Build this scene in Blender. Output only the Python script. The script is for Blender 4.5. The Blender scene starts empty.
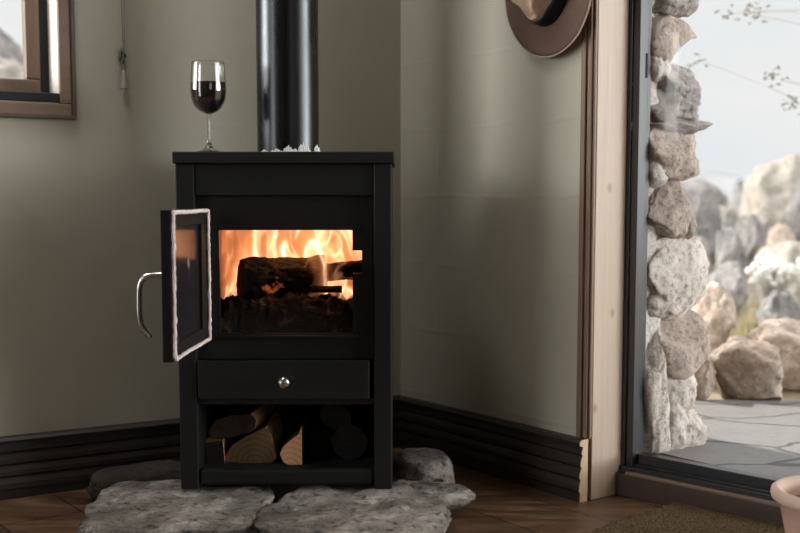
import bpy, bmesh, math, random
from mathutils import Vector, Matrix, noise
import os
PI = math.pi
R = math.radians
scene = bpy.context.scene
col = scene.collection
random.seed(7)

# ------------------------------------------------------------------ materials
def new_mat(name):
    m = bpy.data.materials.new(name); m.use_nodes = True
    nt = m.node_tree; nt.nodes.clear()
    out = nt.nodes.new('ShaderNodeOutputMaterial')
    return m, nt, out

class NB:
    """small node builder"""
    def __init__(s, nt): s.nt = nt
    def n(s, t, **kw):
        nd = s.nt.nodes.new(t)
        for k, v in kw.items(): setattr(nd, k, v)
        return nd
    def l(s, a, b): s.nt.links.new(a, b)
    def coord(s, scale=(1, 1, 1), rot=(0, 0, 0), kind='Object'):
        tc = s.n('ShaderNodeTexCoord'); mp = s.n('ShaderNodeMapping')
        mp.inputs['Scale'].default_value = scale; mp.inputs['Rotation'].default_value = rot
        s.l(tc.outputs[kind], mp.inputs['Vector']); return mp.outputs['Vector']
    def noise(s, vec, scale, detail=6, rough=.6, dist=0):
        t = s.n('ShaderNodeTexNoise'); t.inputs['Scale'].default_value = scale
        t.inputs['Detail'].default_value = detail; t.inputs['Roughness'].default_value = rough
        t.inputs['Distortion'].default_value = dist
        if vec is not None: s.l(vec, t.inputs['Vector'])
        return t.outputs['Fac']
    def ramp(s, fac, stops):
        r = s.n('ShaderNodeValToRGB'); e = r.color_ramp.elements
        while len(e) < len(stops): e.new(.5)
        for i, (p, c) in enumerate(stops):
            e[i].position = p
            e[i].color = (c, c, c, 1) if isinstance(c, (int, float)) else (*c, 1)
        s.l(fac, r.inputs['Fac']); return r.outputs['Color']
    def mix(s, fac, a, b, mode='MIX'):
        m = s.n('ShaderNodeMix', data_type='RGBA', blend_type=mode)
        for sock, v in ((m.inputs[0], fac), (m.inputs[6], a), (m.inputs[7], b)):
            if hasattr(v, 'node'): s.l(v, sock)
            elif isinstance(v, (int, float)): sock.default_value = v
            else: sock.default_value = (*v, 1)
        return m.outputs[2]
    def math(s, op, a, b=0.0, c=0.0):
        m = s.n('ShaderNodeMath', operation=op)
        for sock, v in zip(m.inputs, (a, b, c)):
            if hasattr(v, 'node'): s.l(v, sock)
            else: sock.default_value = v
        return m.outputs[0]
    def bump(s, h, strength=.3, dist=.01, prev=None):
        b = s.n('ShaderNodeBump'); b.inputs['Strength'].default_value = strength
        b.inputs['Distance'].default_value = dist; s.l(h, b.inputs['Height'])
        if prev is not None: s.l(prev, b.inputs['Normal'])
        return b.outputs['Normal']
    def pbr(s, out, color, rough=.6, metal=0, normal=None, spec=.5, **kw):
        p = s.n('ShaderNodeBsdfPrincipled')
        for sock, v in (('Base Color', color), ('Roughness', rough), ('Metallic', metal), ('Specular IOR Level', spec)):
            if hasattr(v, 'node'): s.l(v, p.inputs[sock])
            elif isinstance(v, (int, float)): p.inputs[sock].default_value = v
            else: p.inputs[sock].default_value = (*v, 1)
        if normal is not None: s.l(normal, p.inputs['Normal'])
        for k, v in kw.items(): p.inputs[k].default_value = v
        s.l(p.outputs[0], out.inputs['Surface']); return p

def m_plain(name, c, rough=.5, metal=0, var=.12, nscale=20, bump=.05, spec=.5):
    m, nt, out = new_mat(name); b = NB(nt); v = b.coord()
    f = b.noise(v, nscale, 5)
    colr = b.mix(f, tuple(x * (1 - var) for x in c), tuple(min(1, x * (1 + var)) for x in c))
    b.pbr(out, colr, rough, metal, b.bump(b.noise(v, nscale * 4, 4), bump, .004), spec)
    return m

def m_wood(name, light, dark, axis='Z', rough=.5, scale=9, stretch=.06, knots=False, bump=.12, spec=.5):
    m, nt, out = new_mat(name); b = NB(nt)
    sc = {'X': (stretch, 1, 1), 'Y': (1, stretch, 1), 'Z': (1, 1, stretch)}[axis]
    v = b.coord(sc)
    f = b.noise(v, scale * 3, 6, .65, 1.2); g = b.noise(v, scale * 14, 4, .7, .3)
    c = b.mix(b.ramp(f, [(.32, 0), (.68, 1)]), light, dark)
    c = b.mix(b.math('MULTIPLY', g, .35), c, tuple(x * .55 for x in dark))
    if knots:
        sp = b.n('ShaderNodeSeparateXYZ'); tk = b.n('ShaderNodeTexCoord'); b.l(tk.outputs['Object'], sp.inputs[0])
        ck = b.n('ShaderNodeCombineXYZ'); b.l(b.math('MULTIPLY', sp.outputs['Y'], 7.0), ck.inputs['X']); b.l(b.math('MULTIPLY', sp.outputs['Z'], 5.0), ck.inputs['Y'])
        vo = b.n('ShaderNodeTexVoronoi', voronoi_dimensions='2D'); vo.inputs['Scale'].default_value = 1.0; b.l(ck.outputs[0], vo.inputs['Vector'])
        k = b.ramp(vo.outputs['Distance'], [(.02, 1), (.075, 0)])
        c = b.mix(b.math('MULTIPLY', k, .75), c, (.26, .145, .08))
    b.pbr(out, c, rough, 0, b.bump(g, bump, .003), spec)
    return m

def m_stone(name, a, bcol, dark, scale=9, rough=.9, lichen=None, bump=.7, speck=.5):
    m, nt, out = new_mat(name); b = NB(nt); v = b.coord()
    f = b.noise(v, scale, 9, .65, .4); g = b.noise(v, scale * 5, 8, .75); h = b.noise(v, scale * 16, 4, .7)
    c = b.mix(b.ramp(f, [(.36, 0), (.62, 1)]), a, bcol)
    c = b.mix(b.math('MULTIPLY', b.ramp(g, [(.50, 0), (.64, 1)]), speck), c, dark)
    if lichen:
        c = b.mix(b.math('MULTIPLY', b.ramp(b.noise(v, scale * 1.7, 7, .7), [(.56, 0), (.66, 1)]), .8), c, lichen)
    hh = b.math('ADD', g, b.math('MULTIPLY', h, .4))
    b.pbr(out, c, rough, 0, b.bump(hh, bump, .012), .3)
    return m

def m_wall(name='painted_block_wall', joint=.18):
    m, nt, out = new_mat(name); b = NB(nt)
    tc = b.n('ShaderNodeTexCoord'); sep = b.n('ShaderNodeSeparateXYZ'); b.l(tc.outputs['Object'], sep.inputs[0])
    cb = b.n('ShaderNodeCombineXYZ'); b.l(sep.outputs['X'], cb.inputs['X']); b.l(sep.outputs['Z'], cb.inputs['Y'])
    nz = b.n('ShaderNodeTexNoise'); nz.inputs['Scale'].default_value = 7; nz.inputs['Detail'].default_value = 5
    b.l(tc.outputs['Object'], nz.inputs['Vector'])
    vm = b.n('ShaderNodeVectorMath', operation='MULTIPLY_ADD'); b.l(nz.outputs['Color'], vm.inputs[0])
    vm.inputs[1].default_value = (.03, .03, 0); b.l(cb.outputs[0], vm.inputs[2])
    br = b.n('ShaderNodeTexBrick'); b.l(vm.outputs[0], br.inputs['Vector'])
    br.inputs['Scale'].default_value = 1; br.inputs['Brick Width'].default_value = .39
    br.inputs['Row Height'].default_value = .192; br.inputs['Mortar Size'].default_value = .010
    br.inputs['Mortar Smooth'].default_value = .9; br.offset = .5
    v = tc.outputs['Object']
    big = b.noise(v, 1.6, 4); fine = b.noise(v, 45, 6, .7); med = b.noise(v, 9, 5, .6)
    patchy = b.ramp(b.noise(v, 3.2, 4), [(.42, 0), (.6, 1)])
    c = b.mix(b.ramp(big, [(.3, 0), (.7, 1)]), (.41, .375, .29), (.465, .43, .345))
    c = b.mix(b.math('MULTIPLY', b.ramp(med, [(.55, 0), (.7, 1)]), .25), c, (.36, .33, .26))
    n1 = b.bump(b.math('MULTIPLY', br.outputs['Fac'], patchy), joint, .007)
    n2 = b.bump(med, .22, .010, n1); n3 = b.bump(fine, .12, .003, n2)
    b.pbr(out, c, .55, 0, n3, .35)
    return m

def m_floor():
    m, nt, out = new_mat('floor_boards'); b = NB(nt)
    rz = R(53.25)
    v0 = b.coord((1, 1, 1), (0, 0, rz)); v = b.coord((.22, 1.3, 1), (0, 0, rz))
    br = b.n('ShaderNodeTexBrick'); b.l(v0, br.inputs['Vector']); br.inputs['Scale'].default_value = 1
    br.inputs['Brick Width'].default_value = 1.7; br.inputs['Row Height'].default_value = .19
    br.inputs['Mortar Size'].default_value = .0025; br.inputs['Color1'].default_value = (.8, .8, .8, 1)
    br.inputs['Color2'].default_value = (1.1, 1.1, 1.1, 1); br.inputs['Mortar'].default_value = (.30, .27, .25, 1)
    f = b.noise(v, 9, 7, .65, 2.2); g = b.noise(v, 50, 5, .7, .5)
    c = b.ramp(f, [(.3, (.055, .028, .015)), (.5, (.17, .088, .046)), (.68, (.30, .175, .10))])
    c = b.mix(b.math('MULTIPLY', g, .5), c, (.055, .03, .017))
    c = b.mix(1.0, c, br.outputs['Color'], 'MULTIPLY')
    h = b.math('SUBTRACT', b.math('MULTIPLY', f, .4), br.outputs['Fac'])
    b.pbr(out, c, b.ramp(f, [(.2, .3), (.8, .5)]), 0, b.bump(h, .25, .003), .45)
    return m

def m_patio():
    m, nt, out = new_mat('slate_patio'); b = NB(nt)
    tcp = b.n('ShaderNodeTexCoord'); wn = b.n('ShaderNodeTexNoise'); wn.inputs['Scale'].default_value = 3.0; wn.inputs['Detail'].default_value = 4; b.l(tcp.outputs['Object'], wn.inputs['Vector'])
    wv = b.n('ShaderNodeVectorMath', operation='MULTIPLY_ADD'); b.l(wn.outputs['Color'], wv.inputs[0]); wv.inputs[1].default_value = (.22, .22, 0); b.l(tcp.outputs['Object'], wv.inputs[2])
    pm = b.n('ShaderNodeMapping'); pm.inputs['Scale'].default_value = (1.2, 2.4, 1); pm.inputs['Rotation'].default_value = (0, 0, R(-30)); b.l(wv.outputs[0], pm.inputs['Vector']); v = pm.outputs['Vector']
    vo = b.n('ShaderNodeTexVoronoi', feature='DISTANCE_TO_EDGE'); vo.inputs['Scale'].default_value = 1.5
    vo.inputs['Randomness'].default_value = .95; b.l(v, vo.inputs['Vector'])
    vc = b.n('ShaderNodeTexVoronoi'); vc.inputs['Scale'].default_value = 1.5; vc.inputs['Randomness'].default_value = .75; b.l(v, vc.inputs['Vector'])
    o = b.coord(); f = b.noise(o, 5, 8, .65); g = b.noise(o, 40, 6, .7)
    c = b.mix(f, (.19, .185, .18), (.34, .325, .31))
    c = b.mix(b.math('MULTIPLY', b.ramp(g, [(.5, 0), (.65, 1)]), .4), c, (.15, .15, .15))
    j = b.ramp(vo.outputs['Distance'], [(.008, 0), (.030, 1)])
    c = b.mix(j, (.10, .10, .10), c)
    n = b.bump(b.math('ADD', b.math('MULTIPLY', j, .8), b.math('MULTIPLY', g, .3)), .5, .01)
    b.pbr(out, c, .6, 0, n, .4)
    return m

def m_mat():
    m, nt, out = new_mat('coir'); b = NB(nt); v = b.coord()
    f = b.noise(v, 170, 3, .7); g = b.noise(v, 8, 4)
    c = b.mix(b.ramp(f, [(.35, 0), (.65, 1)]), (.09, .058, .030), (.27, .185, .105))
    c = b.mix(b.math('MULTIPLY', g, .3), c, (.10, .07, .04))
    b.pbr(out, c, .95, 0, b.bump(f, .9, .006), .1)
    return m

def m_glass(name, tint=(1, 1, 1), base=.003, rough=.0):
    m, nt, out = new_mat(name); b = NB(nt)
    t = b.n('ShaderNodeBsdfTransparent'); t.inputs[0].default_value = (*tint, 1)
    g = b.n('ShaderNodeBsdfGlossy'); g.inputs['Roughness'].default_value = rough
    mx = b.n('ShaderNodeMixShader'); mx.inputs[0].default_value = base
    b.l(t.outputs[0], mx.inputs[1]); b.l(g.outputs[0], mx.inputs[2])
    b.l(mx.outputs[0], out.inputs['Surface']); return m

M = {}
M['wall'] = m_wall(); M['wall_smooth'] = m_wall('painted_smooth_wall', .03)
M['floor'] = m_floor()
M['ceiling'] = m_plain('ceiling_plaster', (.42, .39, .34), .8)
M['baseboard'] = m_wood('dark_stained_baseboard', (.040, .030, .022), (.016, .012, .009), 'X', .40, 8, spec=.6)
M['raw_pine'] = m_wood('raw_pine', (.66, .46, .30), (.52, .33, .19), 'Z', .6, 8, .05)
M['pine'] = m_wood('pale_pine_door_post', (.53, .40, .30), (.46, .335, .24), 'Z', .5, 7, .04, knots=True)
M['bead'] = m_wood('brown_door_bead', (.26, .16, .10), (.16, .095, .055), 'Z', .55, 9, .05)
M['sill_wood'] = m_wood('dark_sill_timber', (.075, .037, .022), (.028, .015, .010), 'X', .45, 7, .1)
M['window_wood'] = m_wood('window_timber', (.25, .165, .11), (.18, .115, .075), 'Z', .5, 8, .06)
M['window_wood_flat'] = m_wood('window_timber_rail', (.24, .16, .105), (.165, .105, .068), 'X', .5, 8, .06)
M['window_edge'] = m_wood('window_timber_dark', (.13, .082, .055), (.08, .05, .035), 'Z', .5, 8, .06)
M['jamb_paint'] = m_plain('pale_window_jamb', (.72, .64, .57), .5, var=.06)
M['black_alu'] = m_plain('black_anodised_frame', (.022, .022, .024), .28, 0, spec=.6, bump=.01)
M['black_gap'] = m_plain('plain_black', (.012, .012, .012), .8)  # plain black for the lock slot, sill strip and strip round the sash
M['pane'] = m_glass('clear_pane')
M['stove'] = m_plain('matte_black_stove_paint', (.0080, .0082, .0078), .48, 0, .2, 30, .03, .3)
M['stove_in'] = m_plain('sooty_iron', (.012, .011, .010), .8, 0, .4, 30, .2)
def m_pipe():
    m, nt, out = new_mat('black_enamel_pipe'); b = NB(nt); v = b.coord((1, 1, .25))
    f = b.noise(v, 16, 6, .7); s = b.ramp(b.noise(b.coord((1, 1, .12)), 30, 5, .75), [(.60, 0), (.72, 1)])
    c = b.mix(b.math('MULTIPLY', s, .3), (.040, .041, .042), (.10, .096, .09))
    b.pbr(out, c, b.ramp(f, [(.3, .24), (.7, .34)]), 1.0, b.bump(b.noise(b.coord(), 60, 3), .04, .003))
    return m
M['pipe'] = m_pipe()
M['door_iron'] = m_plain('dull_door_iron', (.008, .008, .0075), .75, 0, .2, 30, .1, .12)
M['ash'] = m_plain('white_fire_cement', (.62, .60, .57), .95, 0, .3, 60, .8)
M['steel'] = m_plain('brushed_steel', (.55, .53, .52), .22, 1, .08, 40, .02)
M['rope'] = m_plain('pale_stove_rope', (.74, .64, .60), .95, 0, .25, 160, .8, .1)
def m_doorglass():
    m, nt, out = new_mat('sooty_stove_glass'); b = NB(nt); v = b.coord((1, 1, 1))
    s = b.ramp(b.noise(v, 9, 5, .6, .6), [(.60, 0), (.72, 1)])
    c = b.mix(b.math('MULTIPLY', s, .75), (.014, .013, .015), (.30, .26, .25))
    b.pbr(out, c, b.ramp(s, [(0, .16), (1, .6)]), 0, None, .07)
    return m
M['door_glass'] = m_doorglass()
def m_firebrick():
    m, nt, out = new_mat('firebrick'); b = NB(nt); v = b.coord()
    c = b.mix(b.noise(v, 18, 6), (.10, .06, .04), (.24, .15, .10))
    b.pbr(out, c, .95, 0, b.bump(b.noise(v, 40, 5), .5, .01), .1); return m
M['brick'] = m_firebrick()
def m_char(name='charred_wood', glow=True):
    m, nt, out = new_mat(name); b = NB(nt); v = b.coord((.6, 1, 1))
    f = b.noise(v, 26, 7, .7, .5)
    c = b.ramp(f, [(.36, (.004, .0035, .003)), (.52, (.010, .007, .0055)), (.61, (.05, .026, .015)), (.70, (.20, .15, .12))])
    p = b.pbr(out, c, .9, 0, b.bump(f, .9, .012), .15)
    if glow:
        e = b.ramp(b.noise(v, 15, 4, .6), [(.62, 0), (.72, 1)])
        p.inputs['Emission Color'].default_value = (1, .20, .06, 1)
        b.l(b.math('MULTIPLY', e, .28), p.inputs['Emission Strength'])
    return m
M['char'] = m_char()
M['ember'] = m_char('black_ash_bed', False)
def m_cutwood(name, light, dark):
    m, nt, out = new_mat(name); b = NB(nt)
    v = b.coord((1, .15, 1))
    w = b.n('ShaderNodeTexWave', wave_type='RINGS', rings_direction='Y'); w.inputs['Scale'].default_value = 24
    w.inputs['Distortion'].default_value = 3; w.inputs['Detail'].default_value = 3; b.l(b.coord(), w.inputs['Vector'])
    f = b.noise(v, 30, 6, .7)
    c = b.mix(b.math('MULTIPLY', w.outputs['Fac'], .6), light, dark)
    c = b.mix(b.math('MULTIPLY', f, .4), c, dark)
    b.pbr(out, c, .8, 0, b.bump(f, .3, .004), .2); return m
M['cut'] = m_cutwood('split_wood_orange', (.80, .46, .25), (.52, .26, .12))
M['cut_olive'] = m_cutwood('split_wood_weathered', (.20, .135, .065), (.10, .062, .03))
M['cut_dark'] = m_cutwood('split_wood_dark', (.022, .017, .012), (.010, .008, .006))
M['bark'] = m_stone('bark', (.05, .036, .026), (.09, .062, .042), (.015, .011, .009), 22)
def m_wineglass():
    m, nt, out = new_mat('drinking_glass'); b = NB(nt)
    g = b.n('ShaderNodeBsdfGlass'); g.inputs['IOR'].default_value = 1.46; g.inputs['Roughness'].default_value = 0
    b.l(g.outputs[0], out.inputs['Surface']); return m
M['wineglass'] = m_wineglass()
M['wine'] = m_plain('dark_red_wine', (.010, .0015, .003), .03, 0, .05, 5, 0, .6)
M['felt'] = m_plain('brown_felt', (.135, .085, .065), .95, 0, .18, 90, .25, .1)
M['felt_light'] = m_plain('tan_felt_crown', (.43, .29, .21), .95, 0, .15, 90, .25, .1)
M['felt_edge'] = m_plain('pale_felt_edge', (.42, .31, .25), .9, 0, .1, 90, .2, .1)
M['ribbon'] = m_plain('black_hat_ribbon', (.010, .011, .015), .7, 0, .2, 150, .2, .3)
M['hearth'] = m_stone('hearth_stone', (.16, .135, .115), (.42, .365, .315), (.024, .020, .018), 9, .9, (.60, .55, .50), .97, .9)
M['hearth_shaded'] = m_stone('shaded_hearth_stone', (.045, .038, .030), (.075, .062, .048), (.015, .013, .011), 16, .9)  # stone out of the light; its shade is put into the colour
M['coir'] = m_mat()
M['terracotta'] = m_plain('weathered_clay', (.40, .235, .175), .6, 0, .2, 16, .15)
M['clay_rim'] = m_plain('pale_clay_rim', (.62, .44, .35), .6, 0, .15, 20, .15)
M['soil'] = m_plain('potting_soil', (.30, .17, .085), .98, 0, .5, 60, 1)
M['cord'] = m_plain('grey_cord', (.22, .20, .17), .9, 0, .15, 200, .2, .2)
M['cleat'] = m_plain('dark_cord_cleat', (.11, .10, .085), .7)
M['tassel'] = m_plain('pale_cord_weight', (.30, .275, .24), .5)
M['mortar'] = m_stone('lime_mortar', (.62, .57, .52), (.78, .73, .68), (.24, .20, .18), 16, .95, None, .7, .5)
M['stone_brown'] = m_stone('brown_fieldstone', (.36, .295, .245), (.60, .50, .42), (.07, .055, .047), 13, .9, (.62, .55, .49), .6, .8)
M['stone_grey'] = m_stone('grey_fieldstone', (.30, .27, .255), (.54, .485, .455), (.06, .052, .052), 13, .9, (.58, .53, .50), .6, .8)
M['stone_beige'] = m_stone('beige_fieldstone', (.54, .47, .41), (.74, .66, .59), (.13, .10, .085), 12, .9, (.78, .72, .66), .55, .8)
M['stone_pink'] = m_stone('pinkish_fieldstone', (.44, .34, .285), (.64, .53, .45), (.12, .085, .07), 13, .9, None, .55, .8)
M['rock_brown'] = m_stone('brown_boulder', (.34, .25, .19), (.58, .47, .39), (.10, .07, .055), 9, .9, (.70, .66, .62), .75, .6)
M['rock_grey'] = m_stone('grey_boulder', (.15, .142, .14), (.29, .27, .255), (.05, .05, .055), 6, .9, (.44, .41, .37), .85, .6)
M['rock_pale'] = m_stone('pale_boulder', (.28, .25, .215), (.45, .40, .345), (.10, .09, .085), 6, .9, None, .75, .6)
M['patio'] = m_patio()
M['earth'] = m_stone('dry_ground', (.30, .235, .16), (.41, .335, .24), (.16, .145, .09), 1.3, .95, (.22, .22, .13), .4, .5)
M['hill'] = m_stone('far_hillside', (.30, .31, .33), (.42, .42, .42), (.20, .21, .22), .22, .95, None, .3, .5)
M['grass'] = m_plain('dry_grass_blades', (.38, .32, .19), .8, 0, .35, 3, 0, .2)
M['leaf'] = m_plain('grey_green_leaf', (.30, .30, .27), .7, 0, .3, 9, 0, .3)
M['twig'] = m_plain('pale_twig', (.55, .52, .49), .8, 0, .2, 9, .1, .2)
M['blossom'] = m_plain('white_blossom', (.80, .78, .74), .8, 0, .08, 9, .1, .2)
M['outer'] = M['stone_grey']

# ------------------------------------------------------------------ mesh helpers
def bm_new(): return bmesh.new()

def obj(name, bm, mats, parent=None, smooth=False, bevel=0, loc=None, rotz=None, angle=35):
    me = bpy.data.meshes.new(name); bm.normal_update(); bm.to_mesh(me); bm.free()
    if not isinstance(mats, (list, tuple)): mats = [mats]
    for m in mats: me.materials.append(m)
    o = bpy.data.objects.new(name, me); col.objects.link(o)
    if parent: o.parent = parent
    if loc: o.location = loc
    if rotz is not None: o.rotation_euler = (0, 0, rotz)
    if smooth:
        for p in me.polygons: p.use_smooth = True
    if bevel:
        md = o.modifiers.new('bevel', 'BEVEL'); md.width = bevel; md.segments = 2; md.limit_method = 'ANGLE'; md.angle_limit = R(30)
        for p in me.polygons: p.use_smooth = False
    return o

def tag(o, label=None, cat=None, group=None, kind=None):
    for k, v in (('label', label), ('category', cat), ('group', group), ('kind', kind)):
        if v: o[k] = v
    return o

def empty(name, label, cat, loc=(0, 0, 0), rotz=0, group=None, kind=None):
    o = bpy.data.objects.new(name, None); col.objects.link(o); o.empty_display_size = .05
    o.location = loc; o.rotation_euler = (0, 0, rotz)
    return tag(o, label, cat, group, kind)

def box(bm, x0, x1, y0, y1, z0, z1, mi=0):
    vs = [bm.verts.new(p) for p in ((x0, y0, z0), (x1, y0, z0), (x1, y1, z0), (x0, y1, z0), (x0, y0, z1), (x1, y0, z1), (x1, y1, z1), (x0, y1, z1))]
    for q in ((3, 2, 1, 0), (4, 5, 6, 7), (0, 1, 5, 4), (1, 2, 6, 5), (2, 3, 7, 6), (3, 0, 4, 7)):
        f = bm.faces.new([vs[i] for i in q]); f.material_index = mi
    return bm

def B(*a): return box(bm_new(), *a)

def prism(bm, pts, a0, a1, axis='x', mi=0):
    """closed 2-D outline pushed along an axis; pts are (y,z) for x, (x,z) for y, (x,y) for z"""
    def P(p, a): return {'x': (a, p[0], p[1]), 'y': (p[0], a, p[1]), 'z': (p[0], p[1], a)}[axis]
    A = [bm.verts.new(P(p, a0)) for p in pts]; Z = [bm.verts.new(P(p, a1)) for p in pts]; n = len(pts)
    fs = [bm.faces.new(A[::-1]), bm.faces.new(Z)]
    for i in range(n): fs.append(bm.faces.new((A[i], A[(i + 1) % n], Z[(i + 1) % n], Z[i])))
    for f in fs: f.material_index = mi
    bmesh.ops.recalc_face_normals(bm, faces=fs)
    return bm

def lathe(bm, prof, seg=48, cx=0, cy=0, close=False):
    rings = []
    for r, z in prof:
        rings.append([bm.verts.new((cx + r * math.cos(2 * PI * i / seg), cy + r * math.sin(2 * PI * i / seg), z)) for i in range(seg)] if r > 1e-6 else [bm.verts.new((cx, cy, z))])
    pairs = list(zip(rings, rings[1:])) + ([(rings[-1], rings[0])] if close else [])
    for a, b in pairs:
        for i in range(seg):
            j = (i + 1) % seg
            if len(a) == 1 and len(b) == 1: continue
            if len(a) == 1: bm.faces.new((a[0], b[j], b[i]))
            elif len(b) == 1: bm.faces.new((a[i], a[j], b[0]))
            else: bm.faces.new((a[i], a[j], b[j], b[i]))
    bmesh.ops.recalc_face_normals(bm, faces=bm.faces[:])
    return bm

def tube(bm, pts, r, seg=10, closed=False, jitter=0, seed=0):
    pts = [Vector(p) for p in pts]; n = len(pts); rings = []
    prev = None
    for i, p in enumerate(pts):
        a = pts[(i - 1) % n] if (closed or i > 0) else p
        c = pts[(i + 1) % n] if (closed or i < n - 1) else p
        t = (c - a).normalized()
        ref = prev if prev is not None else (Vector((0, 0, 1)) if abs(t.z) < .9 else Vector((1, 0, 0)))
        u = (ref - t * ref.dot(t)).normalized(); prev = u; w = t.cross(u)
        rr = r[i] if isinstance(r, (list, tuple)) else r
        ring = []
        for k in range(seg):
            an = 2 * PI * k / seg
            q = rr * (1 + jitter * noise.noise(p * 120 + Vector((k * 3.1, seed, 0))))
            ring.append(bm.verts.new(p + (u * math.cos(an) + w * math.sin(an)) * q))
        rings.append(ring)
    for i in range(n if closed else n - 1):
        a, b = rings[i], rings[(i + 1) % n]
        for k in range(seg): bm.faces.new((a[k], a[(k + 1) % seg], b[(k + 1) % seg], b[k]))
    if not closed:
        bm.faces.new(rings[0][::-1]); bm.faces.new(rings[-1])
    bmesh.ops.recalc_face_normals(bm, faces=bm.faces[:])
    return bm

def smooth_path(pts, k=6):
    pts = [Vector(p) for p in pts]; out = []
    for i in range(len(pts) - 1):
        p0 = pts[max(i - 1, 0)]; p1 = pts[i]; p2 = pts[i + 1]; p3 = pts[min(i + 2, len(pts) - 1)]
        for j in range(k):
            t = j / k
            out.append(.5 * ((2 * p1) + (p2 - p0) * t + (2 * p0 - 5 * p1 + 4 * p2 - p3) * t * t + (3 * p1 - p0 - 3 * p2 + p3) * t ** 3))
    out.append(pts[-1]); return out

def stone_bm(sx, sy, sz, seed, power=2.6, amp=.14, freq=1.7, sub=5, floor=None, facets=0, taper=None):
    """lumpy rock: superellipsoid of half sizes sx, sy, sz broken up by noise; floor clamps the underside"""
    bm = bm_new(); bmesh.ops.create_icosphere(bm, subdivisions=sub, radius=1)
    off = Vector((seed * 7.13, seed * 3.7, seed * 1.9)); rnd = random.Random(seed)
    cuts = []
    for _ in range(facets):
        d = Vector((rnd.uniform(-1, 1), rnd.uniform(-1, 1), rnd.uniform(-.6, 1))).normalized(); cuts.append((d, rnd.uniform(.66, .9)))
    for v in bm.verts:
        d = v.co.normalized()
        k = (abs(d.x) ** power + abs(d.y) ** power + abs(d.z) ** power) ** (-1 / power)
        p = d * k
        for cd, h in cuts:
            e = p.dot(cd)
            if e > h: p -= cd * (e - h) * .9
        q = d * freq + off
        dis = amp * (noise.noise(q) + .5 * noise.noise(q * 2.1) + .28 * noise.noise(q * 4.3) + .16 * noise.noise(q * 9) + .08 * noise.noise(q * 19))
        p = p * (1 + dis)
        if taper: p = taper(p)
        p = Vector((p.x * sx, p.y * sy, p.z * sz))
        if floor is not None and p.z < floor: p.z = floor - .002 * math.tanh((floor - p.z) * 20)
        v.co = p
    return bm

# ------------------------------------------------------------------ setting frames (metres; viewpoint stands over x=0,y=0)
C = Vector((.002, 3.326, 0))               # room corner
RR = R(-53.256); RL = R(30.463)            # wall directions; local +y points outdoors
def W(t, o, z): return C + Vector((math.cos(RR) * t - math.sin(RR) * o, math.sin(RR) * t + math.cos(RR) * o, z))
def WL(t, o, z): return C + Vector((math.cos(RL) * t - math.sin(RL) * o, math.sin(RL) * t + math.cos(RL) * o, z))
HC = 2.55; LEN_L = 4.2; LEN_R = 5.4
DOOR0, DOOR1, DOORH = .745, 3.15, 2.15
WX0, WX1, WZ0, WZ1 = -3.90, -.985, .993, 1.95

# wall_left with its window hole
bm = bm_new()
TH = .17
box(bm, -LEN_L - .4, WX0, 0, TH, 0, HC); box(bm, WX1, .4, 0, TH, 0, HC)
box(bm, WX0, WX1, 0, TH, 0, WZ0); box(bm, WX0, WX1, 0, TH, WZ1, HC)
tag(obj('wall_left', bm, M['wall_smooth'], loc=C, rotz=RL), 'painted block wall behind the stove, pierced by the small window', 'wall', kind='structure')
# wall_right with the door opening
bm = bm_new()
box(bm, 0, DOOR0, 0, .24, 0, HC); box(bm, DOOR1, LEN_R + .4, 0, .40, 0, HC); box(bm, DOOR0, DOOR1, 0, .24, DOORH, HC)
tag(obj('wall_right', bm, M['wall'], loc=C, rotz=RR), 'painted block wall with faint block joints beside the glass door', 'wall', kind='structure')
# far sides of the room, behind the viewpoint, each with an added opening for a fill lamp
def wall_with_hole(name, label, loc, rot, length, x0, x1, z0, z1):
    bm = bm_new()
    box(bm, 0, x0, 0, .3, 0, HC); box(bm, x1, length, 0, .3, 0, HC); box(bm, x0, x1, 0, .3, 0, z0); box(bm, x0, x1, 0, .3, z1, HC)
    return tag(obj(name, bm, M['wall'], loc=loc, rotz=rot), label, 'wall', kind='structure')
PB = W(LEN_R, 0, 0); PF = WL(-LEN_L, 0, 0)
BX0, BX1, BZ0, BZ1 = 1.2, 2.6, 1.15, 2.1
FX0, FX1, FZ0, FZ1 = 4.05, 4.75, .3, 2.2
wall_with_hole('wall_back', 'plain painted wall closing the room behind the viewpoint', PB, RL + PI, LEN_L + .6, BX0, BX1, BZ0, BZ1)
wall_with_hole('wall_front', 'plain painted wall closing the room on the window side', PF, RR + PI + R(0), 0.01 + LEN_R + .6, FX0, FX1, FZ0, FZ1).location = W(LEN_R, 0, 0) + (PF - C)
# floor and ceiling
def poly(name, pts, z, mat, thick, label, cat):
    bm = bm_new(); vs = [bm.verts.new((p[0], p[1], z)) for p in pts]; f = bm.faces.new(vs)
    if f.normal.z < 0: f.normal_flip()
    r = bmesh.ops.extrude_face_region(bm, geom=[f]); 
    for v in r['geom']:
        if isinstance(v, bmesh.types.BMVert): v.co.z -= thick
    bmesh.ops.recalc_face_normals(bm, faces=bm.faces[:])
    return tag(obj(name, bm, mat), label, cat, kind='structure')
P3 = PB + (PF - C)
room = [W(0, .12, 0) + WL(.12, 0, 0) - C, PB, P3, PF]
cen = sum(room, Vector()) / 4
poly('floor', [cen + (p - cen) * 1.06 for p in room], 0, M['floor'], .06, 'dark glossy brown plank floor', 'floor')
poly('ceiling', [cen + (p - cen) * 1.17 for p in room], HC + .12, M['ceiling'], .12, 'plain ceiling over the room', 'ceiling')

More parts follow.
